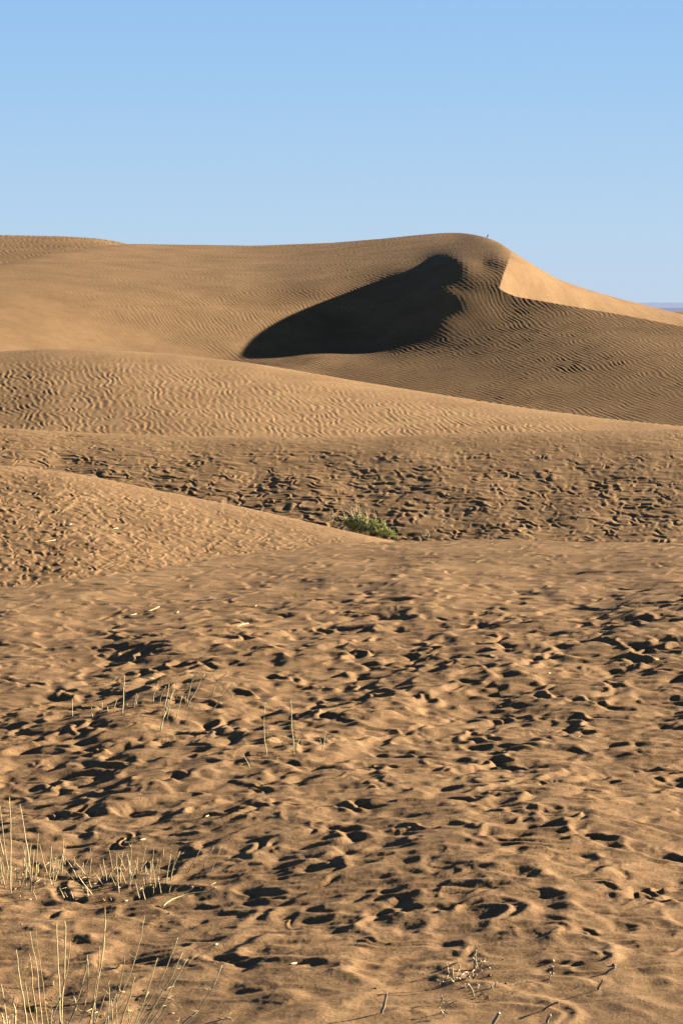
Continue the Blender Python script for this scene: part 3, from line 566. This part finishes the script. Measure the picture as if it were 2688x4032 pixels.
tall('long curved stem sweeping up right with shorter stems at its foot', DC, [[(0, 1450), (150, 1200), (280, 900), (360, 620), (440, 240)], [(150, 1568), (270, 1200), (318, 985)], [(50, 1540), (150, 1350), (260, 1180)], [(240, 1568), (235, 1350)], [(260, 1568), (340, 1345)]])
tall('fan of straight stems leaning right, right side of the bottom left stand', DC, [[(320, 1568), (430, 1300), (520, 1020), (597, 755)], [(340, 1568), (560, 1180), (720, 850), (850, 500)], [(430, 1568), (600, 1270), (780, 980), (905, 690)], [(500, 1568), (700, 1280), (850, 970), (970, 760)], [(560, 1568), (700, 1370), (750, 1300), (805, 1350)], [(400, 1568), (450, 1480), (560, 1370)]])
tall('outlying long thin stem leaning far right, separate from the fan', DC, [[(900, 1568), (1100, 1400), (1280, 1130), (1400, 830)], [(970, 1568), (1100, 1400)], [(840, 1568), (875, 1485)]], tw=4)
tall('short forked stem at the right end of the bottom left stand', DC, [[(1390, 1550), (1450, 1490), (1510, 1420)], [(1440, 1500), (1490, 1490), (1530, 1535)]], tw=3)

# dead bush remains at the lower right
def deadbush(label, c, parts, r, mat, name='dead_twig_bush', cat='dead bush', knobs=True):
    o0 = surf(*c(parts[0][0])); e = empty(name, tuple(o0), label, cat)
    for s in parts:
        b = surf(*c((s[0][0], max(q[1] for q in s)+4))); Dd = b[1]
        pth = [ray(*c(q), Dd-.02*i) for i, q in enumerate(s)]; mb = MB(); mb.tube(pth, r, r*.6, 5)
        if knobs:
            for _ in range(3):
                q = pth[rs.randint(len(pth))]; d = rs.randn(3)*.018; mb.tube([q, q+d, q+d*1.5+rs.randn(3)*.006], r*.9, r*.8, 4)
        mb.build('branch', mat, e, o0)
    return e
deadbush('knobbly dead bush with many short pale branches lying on the smooth sand', EC, [[(1115, 485), (1124, 380), (1128, 270), (1137, 195)], [(1115, 480), (1112, 380), (1090, 350), (1065, 360)], [(1132, 480), (1120, 400)], [(1115, 485), (1085, 510), (1050, 545), (1020, 585)], [(1065, 575), (1050, 545), (1040, 510)], [(1100, 580), (1140, 525), (1180, 478)], [(1180, 478), (1250, 455), (1320, 430)], [(1172, 460), (1195, 400), (1165, 405), (1110, 395)], [(900, 610), (890, 500), (885, 430), (830, 425)], [(885, 440), (905, 425)], [(900, 612), (862, 570), (800, 605), (760, 640)], [(1105, 755), (1100, 710), (1060, 640), (1020, 635)], [(970, 590), (945, 560)], [(960, 510), (958, 478)], [(990, 670), (985, 655)]], .0068, WOODL)
deadbush('small forked dead sprig below the knobbly dead bush', EC, [[(805, 972), (805, 920), (840, 850), (900, 820), (940, 798)], [(795, 935), (775, 910), (755, 878)], [(768, 862), (773, 810), (790, 778)]], .0055, WOODL, 'dead_sprig', 'sprig')
deadbush('thin dead sprig curving on the sand right below the knobbly dead bush', EC, [[(1150, 770), (1165, 755), (1190, 735), (1225, 750), (1262, 770)], [(1265, 800), (1262, 770)]], .005, BARK, 'dead_sprig', 'sprig')
deadbush('pale upright sprig right of the knobbly dead bush, under a pebble', FC, [[(190, 578), (205, 535), (232, 495), (235, 458)], [(205, 540), (195, 515)]], .006, WOODL, 'dead_sprig', 'sprig')
deadbush('two knobby sprouts on the sand just right of the knobbly dead bush', EC, [[(1290, 668), (1300, 630)], [(1325, 665), (1340, 620)], [(1147, 680), (1145, 662)]], .006, WOODL, 'dead_sprig', 'sprig')
def stick(label, c, pts, r, mat, dz=0):
    b = surf(*c(pts[0])); pth = [ray(*c(q), b[1]-.03*i*(dz or 1)) for i, q in enumerate(pts)]; pth[0] = pth[0]-np.array([0, 0, .02])
    mb = MB(); mb.tube(pth, r, r*.8, 6)
    for _ in range(2):
        q = pth[rs.randint(1, len(pth))]; mb.tube([q, q+rs.randn(3)*.015], r*.5, r*.3, 4)
    return tag(mb.build('dead_stick', mat, None, tuple(b)), label, 'stick', 'dead sticks poking out of the sand')
stick('bark-covered stick standing slanted alone near the bottom middle', EC, [(150, 937), (165, 905), (182, 870), (195, 810), (207, 755), (213, 733)], .012, WOODL)
stick('thick pale stick slanting out at the bottom edge over a black shadow', EC, [(1290, 1070), (1310, 1030), (1340, 980), (1370, 932)], .016, WOODL)
stick('pale curved stick in the dark hollow at the bottom right', FC, [(165, 1032), (170, 1005), (182, 980), (203, 955)], .012, WOODL)
stick('white-ended stick lying beside a small dark hole', FC, [(765, 513), (800, 495), (830, 480), (866, 463)], .0125, WOODL)
stick('thin brown twig lying slanted on the lower right slope', FC, [(680, 692), (700, 660), (722, 625), (740, 590)], .008, BARK)
stick('long thin brown twig lying low at the bottom right', FC, [(105, 902), (160, 875), (220, 845), (285, 818)], .008, BARK)
# pebbles and dung crumbs
def pebble(label, px, py, size, mat):
    s = surf(px, py); bm_v = []; n = 8; mb = MB()
    for i in range(6):
        for j in range(n):
            th = math.pi*i/5; ph = 2*math.pi*j/n; q = np.array([math.sin(th)*math.cos(ph), math.sin(th)*math.sin(ph), .7*math.cos(th)])
            mb.v.append(s+np.array([0, 0, size*.35])+q*size*(1+.18*rs.randn()))
    for i in range(5):
        for j in range(n): mb.f.append((i*n+j, i*n+(j+1) % n, (i+1)*n+(j+1) % n, (i+1)*n+j))
    return tag(mb.build('pebble', mat, None, tuple(s)), label, 'pebble', 'pebbles on the sand')
pebble('whitish pebble above the pale upright sprig at the lower right', *FC((222, 405)), .018, WOODL)
pebble('dark pebble beside the white-ended stick', *FC((855, 450)), .022, BARK)
pebble('dark pebble on the lit sand right of the lone slanted stick', *EC((100, 686)), .014, BARK)
pebble('dark pebble on the right of the knobbly dead bush', *EC((1268, 553)), .017, BARK)
pebble('dark crumb farther right of the knobbly dead bush', *EC((1438, 636)), .012, BARK)
pebble('pale pebble near the bottom left between dark ripples', *CC((268, 343)), .013, WOODL)
pebble('small dark pebble under the long arching straw', *DC((733, 213)), .014, BARK)
pebble('dark pebble in the sand left of the bottom left stems', *CC((1418, 240)), .012, BARK)

# crumbs and litter too small to tell apart
cr = MB()
for th_, ph_ in [(a_, b2_) for a_ in range(5) for b2_ in range(6)]:
    q = np.array([math.sin(math.pi*th_/4)*math.cos(ph_*math.pi/3), math.sin(math.pi*th_/4)*math.sin(ph_*math.pi/3), .7*math.cos(math.pi*th_/4)]); cr.v.append(q*.010*(1+.2*rs.randn()))
for a_ in range(4):
    for b2_ in range(6): cr.f.append((a_*6+b2_, a_*6+(b2_+1) % 6, (a_+1)*6+(b2_+1) % 6, (a_+1)*6+b2_))
c0_ = cr.build('crumb', BARK); first = True
for cx_, cy_, sx_, sy_, n_ in ((1800, 3850, 220, 110, 26), (2050, 3480, 260, 60, 22), (750, 3300, 120, 20, 10), (1950, 3420, 200, 80, 14), (250, 3900, 220, 100, 12)):
    for _ in range(n_):
        px_, py_ = rs.normal(cx_, sx_), rs.normal(cy_, sy_)
        if not (10 < px_ < 2670 and 2500 < py_ < 4020): continue
        o_ = c0_ if first else c0_.copy()
        if not first: COL.objects.link(o_)
        first = False; q = surf(px_, py_); k_ = rs.uniform(.45, 1.25); o_.location = (q[0], q[1], q[2]+.003); o_.scale = (k_, k_*rs.uniform(.7, 1.5), k_*rs.uniform(.6, 1)); o_.rotation_euler = (0, 0, rs.rand()*6)
        tag(o_, 'tiny dark crumb scattered on the lower sand', 'crumb', 'dark crumbs scattered on the sand')
l0_ = MB(); l0_.tube([(-.05, 0, 0), (0, .004, .003), (.05, 0, 0)], .0042, .0034, 5); l0_ = l0_.build('litter_straw', STRAW_DULL); first = True
for cx_, cy_, sx_, sy_, n_ in ((150, 3480, 120, 40, 12), (500, 3500, 160, 35, 14), (250, 3960, 200, 60, 18), (640, 3960, 130, 50, 10)):
    for _ in range(n_):
        px_, py_ = rs.normal(cx_, sx_), rs.normal(cy_, sy_)
        if not (5 < px_ < 2670 and 2500 < py_ < 4025): continue
        o_ = l0_ if first else l0_.copy()
        if not first: COL.objects.link(o_)
        first = False; q = surf(px_, py_); k_ = rs.uniform(.5, 1.6); o_.location = (q[0], q[1], q[2]+.008); o_.scale = (k_, 1, 1); o_.rotation_euler = (rs.normal(0, .15), rs.normal(0, .25), rs.rand()*6)
        tag(o_, 'short broken bit of straw among the dry grass', 'straw', 'broken straw littering the grass')

# green bush behind the left dune, with dry tufts
c0 = ray(1435, 2112, 90.5); c0[2] = ray(1435, 2112, 90.5)[2]
root = np.array([ray(1425, 2120, 90.0)[0], 90.0, ray(1425, 2128, 90.0)[2]-.1])
bush = empty('desert_bush', tuple(root), 'leafy green bush with dry tips peeping over the left dune', 'bush')
fol = MB(); stm = MB()
HC = crop(1240, 1940, 500/1568)
lobes = [((395, 350), 55, 50), ((440, 390), 60, 45), ((480, 330), 45, 45), ((545, 300), 45, 40), ((560, 370), 70, 60), ((620, 330), 45, 50), ((640, 400), 60, 55), ((700, 450), 60, 40), ((735, 370), 50, 45), ((770, 430), 55, 55), ((845, 375), 28, 45), ((850, 440), 45, 50), ((890, 480), 40, 50), ((950, 490), 35, 35), ((930, 520), 60, 30), ((1000, 545), 25, 18), ((480, 430), 60, 35), ((580, 450), 60, 35), ((800, 500), 60, 30)]
for (c_, rx, rz) in lobes:
    px, py = HC(c_); cx = ray(px, py, 90.0); sx = rx*.319*90/F; sz = rz*.319*90/F
    for _ in range(int(rx*rz/19)):
        v = rs.randn(3); v /= np.linalg.norm(v); v *= rs.rand()**.35
        fol.leaf(cx+v*np.array([sx, .35, sz])*1.18, rs.uniform(.028, .052), rs)
    for _ in range(2):
        stm.tube([root+np.array([cx[0]-root[0], 0, 0])*.6, cx+rs.randn(3)*.03], .008, .004, 4)
fol.build('foliage', LEAF, bush, root); stm.build('stem', BARK, bush, root)
def dry_tips(mb, base, tips, r=.008):
    for t in tips:
        a = ray(*HC(base), 89.7); b = ray(*HC(t), 89.7); m = (a+b)/2+rs.randn(3)*.02; mb.tube([a, m, b], r, r*.45, 4)
        for _ in range(3):
            q = a+(b-a)*rs.uniform(.4, 1); d = np.array([rs.normal(0, .05), 0, rs.uniform(.02, .09)]); mb.tube([q, q+d], r*.5, r*.3, 3)
def dry_spray(base, tips, r=.009):
    for t in tips:
        m_ = MB(); dry_tips(m_, base, [t], r); m_.build('dry_tip', STRAW, bush, root)
dry_spray((500, 380), [(410, 140), (430, 160), (455, 165), (470, 210), (445, 230), (425, 260)])
dry_spray((530, 400), [(505, 145), (518, 135), (530, 160), (545, 140), (560, 190), (510, 200), (540, 215)])
dry_spray((580, 470), [(570, 240), (600, 260), (590, 330), (560, 300), (610, 350)])
dry_spray((390, 345), [(350, 265), (325, 205), (335, 250), (270, 310)]); dry_spray((640, 470), [(680, 390), (660, 420), (620, 200), (640, 250)])
dry_spray((745, 500), [(755, 440), (710, 470), (740, 430)]); dry_spray((900, 545), [(905, 460), (920, 435)], .01); dry_spray((415, 430), [(425, 350), (400, 380)])
dry_spray((738, 330), [(728, 200), (715, 260), (740, 240)], .009)
def farsprig(label, base, tips, r=.009):
    a = ray(*HC(base), 89.7); mb = MB(); dry_tips(mb, (base[0], base[1]+14), tips, r)
    return tag(mb.build('dry_sprig', STRAW, None, tuple(a)), label, 'sprig', 'dry sprigs near the green bush')
farsprig('pale branching sprig standing alone left of the green bush', (215, 375), [(180, 245), (195, 225), (220, 220), (215, 280), (235, 290)])
farsprig('low pale twig touching the left side of the green bush', (305, 415), [(270, 315), (310, 350), (320, 370)], .007)
farsprig('left one of two small faded sprigs right of the green bush', (1340, 555), [(1330, 520), (1350, 490)], .007)
farsprig('right and taller one of two small faded sprigs right of the green bush', (1390, 555), [(1388, 455), (1410, 485), (1378, 520), (1400, 505)], .008)

# little dark bird on the skyline of the big dune
bp = ray(1918, 941, 176.6)
ci = np.abs(XS-1918).argmin(); ii = np.where(K == 5)[0]; ii = ii[Y[ii, ci] < 1000]; bp = P[ii[-1], ci].copy()
bm = MB()
def ellip(mb, c, ax, n=10, mrows=7):
    b = len(mb.v)
    for i in range(mrows):
        th = math.pi*i/(mrows-1)
        for j in range(n):
            ph = 2*math.pi*j/n; mb.v.append(c+ax[0]*math.sin(th)*math.cos(ph)+ax[1]*math.sin(th)*math.sin(ph)+ax[2]*math.cos(th))
    for i in range(mrows-1):
        for j in range(n): mb.f.append((b+i*n+j, b+i*n+(j+1) % n, b+(i+1)*n+(j+1) % n, b+(i+1)*n+j))
u_ = np.array([.45, 0, .89]); s_ = np.array([.89, 0, -.45]); y_ = np.array([0, 1., 0])
ellip(bm, bp+np.array([.01, 0, .09]), (s_*.034, y_*.038, u_*.075)); ellip(bm, bp+np.array([.055, 0, .165]), (s_*.026, y_*.024, u_*.028))
bm.tube([bp+np.array([-.01, 0, .05]), bp+np.array([-.05, 0, .012]), bp+np.array([-.075, 0, -.004])], .018, .010, 5)
bm.tube([bp+np.array([.07, 0, .172]), bp+np.array([.10, 0, .172])], .007, .002, 4)
bm.tube([bp+np.array([0, .012, .04]), bp+np.array([.004, .012, -.01])], .005, .004, 4); bm.tube([bp+np.array([0, -.012, .04]), bp+np.array([.004, -.012, -.01])], .005, .004, 4)
tag(bm.build('small_bird', FEATHER, None, tuple(bp)), 'tiny dark bird perched on the skyline of the big dune', 'bird')


# ------------------------------------------------------------------ light
EL, AZ = math.radians(16.5), math.radians(65)         # azimuth clockwise from the view direction (+Y)
w = bpy.data.worlds.new('World'); SC.world = w; w.use_nodes = True; nd, lk = w.node_tree.nodes, w.node_tree.links
sky = nd.new('ShaderNodeTexSky'); sky.sky_type = 'NISHITA'; sky.sun_disc = False
sky.sun_elevation = EL; sky.sun_rotation = AZ; sky.air_density = 1.0; sky.dust_density = .3; sky.ozone_density = 1.5
bg = nd['Background']; bg.inputs['Strength'].default_value = .10
tc = nd.new('ShaderNodeTexCoord'); sp = nd.new('ShaderNodeSeparateXYZ'); lk.new(tc.outputs['Generated'], sp.inputs[0])
rp = nd.new('ShaderNodeValToRGB'); lk.new(sp.outputs['Z'], rp.inputs['Fac']); el = rp.color_ramp.elements   # clear desert sky, pale at the horizon and deep overhead
def sk(c, k=1): return tuple(v*k for v in lin(c))+(1,)
el[0].position = 0; el[0].color = sk((192, 213, 237)); el[1].position = 1; el[1].color = sk((70, 90, 120), .30)
for p_, c_ in ((.025, sk((182, 213, 242))), (.07, sk((160, 202, 244))), (.14, sk((134, 184, 243))), (.25, sk((110, 145, 195), .6)), (.5, sk((75, 100, 140), .42))):
    e_ = el.new(p_); e_.color = c_
mm = nd.new('ShaderNodeMix'); mm.data_type = 'RGBA'; mm.inputs[0].default_value = .93
sc_ = nd.new('ShaderNodeVectorMath'); sc_.operation = 'SCALE'; sc_.inputs['Scale'].default_value = 10.0; lk.new(rp.outputs['Color'], sc_.inputs[0])
lk.new(sky.outputs['Color'], mm.inputs[6]); lk.new(sc_.outputs[0], mm.inputs[7]); lk.new(mm.outputs[2], bg.inputs['Color'])
sun = bpy.data.lights.new('sun', 'SUN'); sun.energy = 16.5; sun.angle = math.radians(.53); sun.color = (1, .86, .66)
so = bpy.data.objects.new('sun', sun); COL.objects.link(so)
sd = np.array([math.cos(EL)*math.sin(AZ), math.cos(EL)*math.cos(AZ), math.sin(EL)])
from mathutils import Vector
so.rotation_euler = Vector(sd).to_track_quat('Z', 'Y').to_euler()
SC.view_settings.view_transform = 'Standard'; SC.view_settings.look = 'None'; SC.view_settings.exposure = 0; SC.view_settings.gamma = 1
SC.render.engine = 'CYCLES'
SC.cycles.diffuse_bounces = 0; SC.cycles.max_bounces = 3
